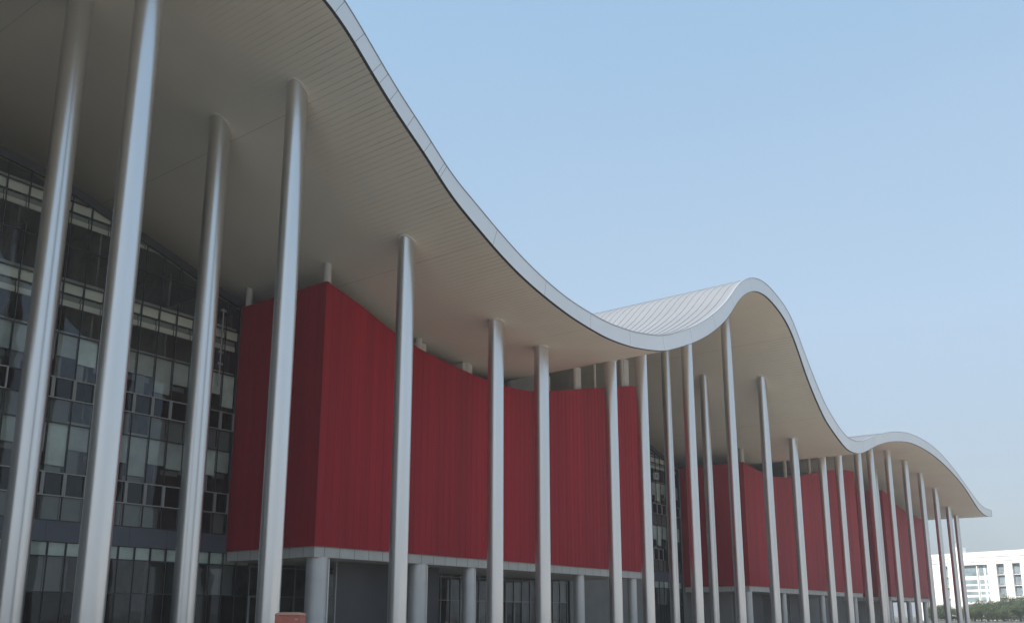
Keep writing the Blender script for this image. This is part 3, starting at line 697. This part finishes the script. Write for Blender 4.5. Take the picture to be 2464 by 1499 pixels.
# ---------------------------------------------------------------- trees in front of it
def make_tree(seed, h, rad, n):
    r = random.Random(seed)
    tr = MB()
    def limb(p, q, r0, r1):
        p = Vector(p); q = Vector(q); d = (q-p).normalized(); a = d.orthogonal().normalized(); b = d.cross(a)
        tr.grid([[tuple(p+(a*cos(t)+b*sin(t))*r0) for t in [2*pi*i/7 for i in range(7)]], [tuple(q+(a*cos(t)+b*sin(t))*r1) for t in [2*pi*i/7 for i in range(7)]]], closed=True, sm=True)
    limb((0, 0, 0), (.05, 0, h*.4), .11, .07)
    cl = []
    for i in range(7):
        a = r.uniform(0, 2*pi); q = (cos(a)*rad*r.uniform(.3, .75), sin(a)*rad*r.uniform(.3, .75), h*r.uniform(.5, .92)); limb((.05, 0, h*r.uniform(.22, .4)), q, .05, .015)
        cl.append((Vector(q), rad*r.uniform(.35, .55)))
    for i in range(12):
        a = r.uniform(0, 2*pi); k = r.random()**.5; cl.append((Vector((cos(a)*rad*k*.85, sin(a)*rad*k*.85, h*r.uniform(.35, .9))), rad*r.uniform(.22, .42)))
    lf = MB()
    for i in range(n):
        c, cr = cl[r.randrange(len(cl))]
        v = Vector((r.gauss(0, 1), r.gauss(0, 1), r.gauss(0, .8))).normalized()*cr*r.uniform(.55, 1.12)
        p = c+v
        if p.z < .25: continue
        s_ = r.uniform(.05, .12); nn = (v.normalized()+Vector((r.uniform(-1, 1), r.uniform(-1, 1), r.uniform(-.3, 1)))).normalized()
        a = nn.orthogonal().normalized(); a = Matrix.Rotation(r.uniform(0, 6.28), 3, nn) @ a; b = nn.cross(a)
        lf.face([p-a*s_, p-b*s_*.55, p+a*s_, p+b*s_*.55], r.choice((0, 0, 1, 2)))
    return tr, lf
protos = []
for k, (h, rad, n) in enumerate([(3.2, 1.7, 5200), (3.8, 1.9, 6000), (2.7, 1.8, 5200)]):
    tr, lf = make_tree(20+k, h, rad, n); protos.append((tr, lf))
pm = []
spots = [(2252, 248, 1.33), (2283, 258, 1.26), (2322, 240, 1.26), (2345, 252, 1.53), (2360, 234, 1.22), (2377, 246, 1.89), (2398, 238, 1.33), (2414, 254, 1.49), (2432, 232, 1.40), (2455, 244, 2.00), (2472, 234, 1.66), (2480, 252, 1.66), (2500, 242, 1.33), (2337, 277, 1.26), (2388, 274, 1.60), (2440, 276, 1.66)]
tl = ['small round green tree seen between the third and second last front columns', 'small green tree seen between the last two front columns', 'low green tree touching the right side of the last column', 'small green tree just right of the last column, before the glazed section',
      'low green bush-like tree under the glazed section of the white building', 'small green tree with pointed top before the first tall window bay', 'low green tree below the first tall window bay', 'small green tree before the second tall window bay',
      'low green tree below the second tall window bay', 'larger green tree before the third tall window bay', 'green tree at the right picture edge', 'green tree cut by the right picture edge', 'green tree just beyond the right picture edge', 'green tree in the rear row behind the one beside the last column', 'green tree in the rear row before the white pillar between glazing and first bay', 'green tree in the rear row before the pillar left of the third bay']
base_objs = {}
for i, ((px, D, sc), lab) in enumerate(zip(spots, tl)):
    p = at(px, D); k = i % 3
    o = empty('garden_tree', (0, 0, 0), lab, 'tree', 'small trees in front of the white building')
    if k not in base_objs:
        tr, lf = protos[k]
        a = tr.build('trunk', M['bark'], o); b = lf.build('crown', [M['leaf'], M['leaf_light'], M['leaf_dark']], o); base_objs[k] = (a, b)
    else:
        for q in base_objs[k]:
            c = q.copy(); COL.objects.link(c); c.parent = o
    o.location = (p.x, p.y, 0); o.scale = (sc*1.25, sc*1.25, sc); o.rotation_euler.z = i*1.7
# low hedge mass
hd = empty('hedge', (0, 0, 0), 'long low clipped hedge running behind the small trees', 'hedge')
m = MB(); r = random.Random(9)
a = at(2235, 262); b = at(2560, 258); dv = (b-a); nv = Vector((dv.y, -dv.x)).normalized()
for i in range(26000):
    t_ = r.random(); hh = 1.35+.2*noise.noise(Vector((t_*30, 0, 0))); z = hh*r.random()**.5
    p = a+dv*t_+nv*r.uniform(-1, 1)*.9; P = Vector((p.x, p.y, z)); s_ = r.uniform(.06, .14)
    nn = Vector((r.uniform(-1, 1), r.uniform(-1, 1), r.uniform(-.3, 1))).normalized(); A_ = nn.orthogonal().normalized()*s_; B_ = nn.cross(A_.normalized())*s_*.6
    m.face([P-A_, P-B_, P+A_, P+B_], r.choice((0, 0, 1, 2)))
m.build('foliage', [M['leaf'], M['leaf_light'], M['leaf_dark']], hd)

# ---------------------------------------------------------------- haze
hz = MB(); hz.box((-2600, -2600, -1.2), (2600, 2600, 42))
ho = hz.build('haze', [])
hm = bpy.data.materials.new('haze_air'); hm.use_nodes = True; n = hm.node_tree.nodes; n.clear()
pv = n.new('ShaderNodeVolumePrincipled'); oo = n.new('ShaderNodeOutputMaterial'); hm.node_tree.links.new(pv.outputs[0], oo.inputs['Volume'])
pv.inputs['Density'].default_value = .0007; pv.inputs['Color'].default_value = (.76, .79, .82, 1); pv.inputs['Anisotropy'].default_value = .1
ho.data.materials.append(hm); tag(ho, kind='stuff')
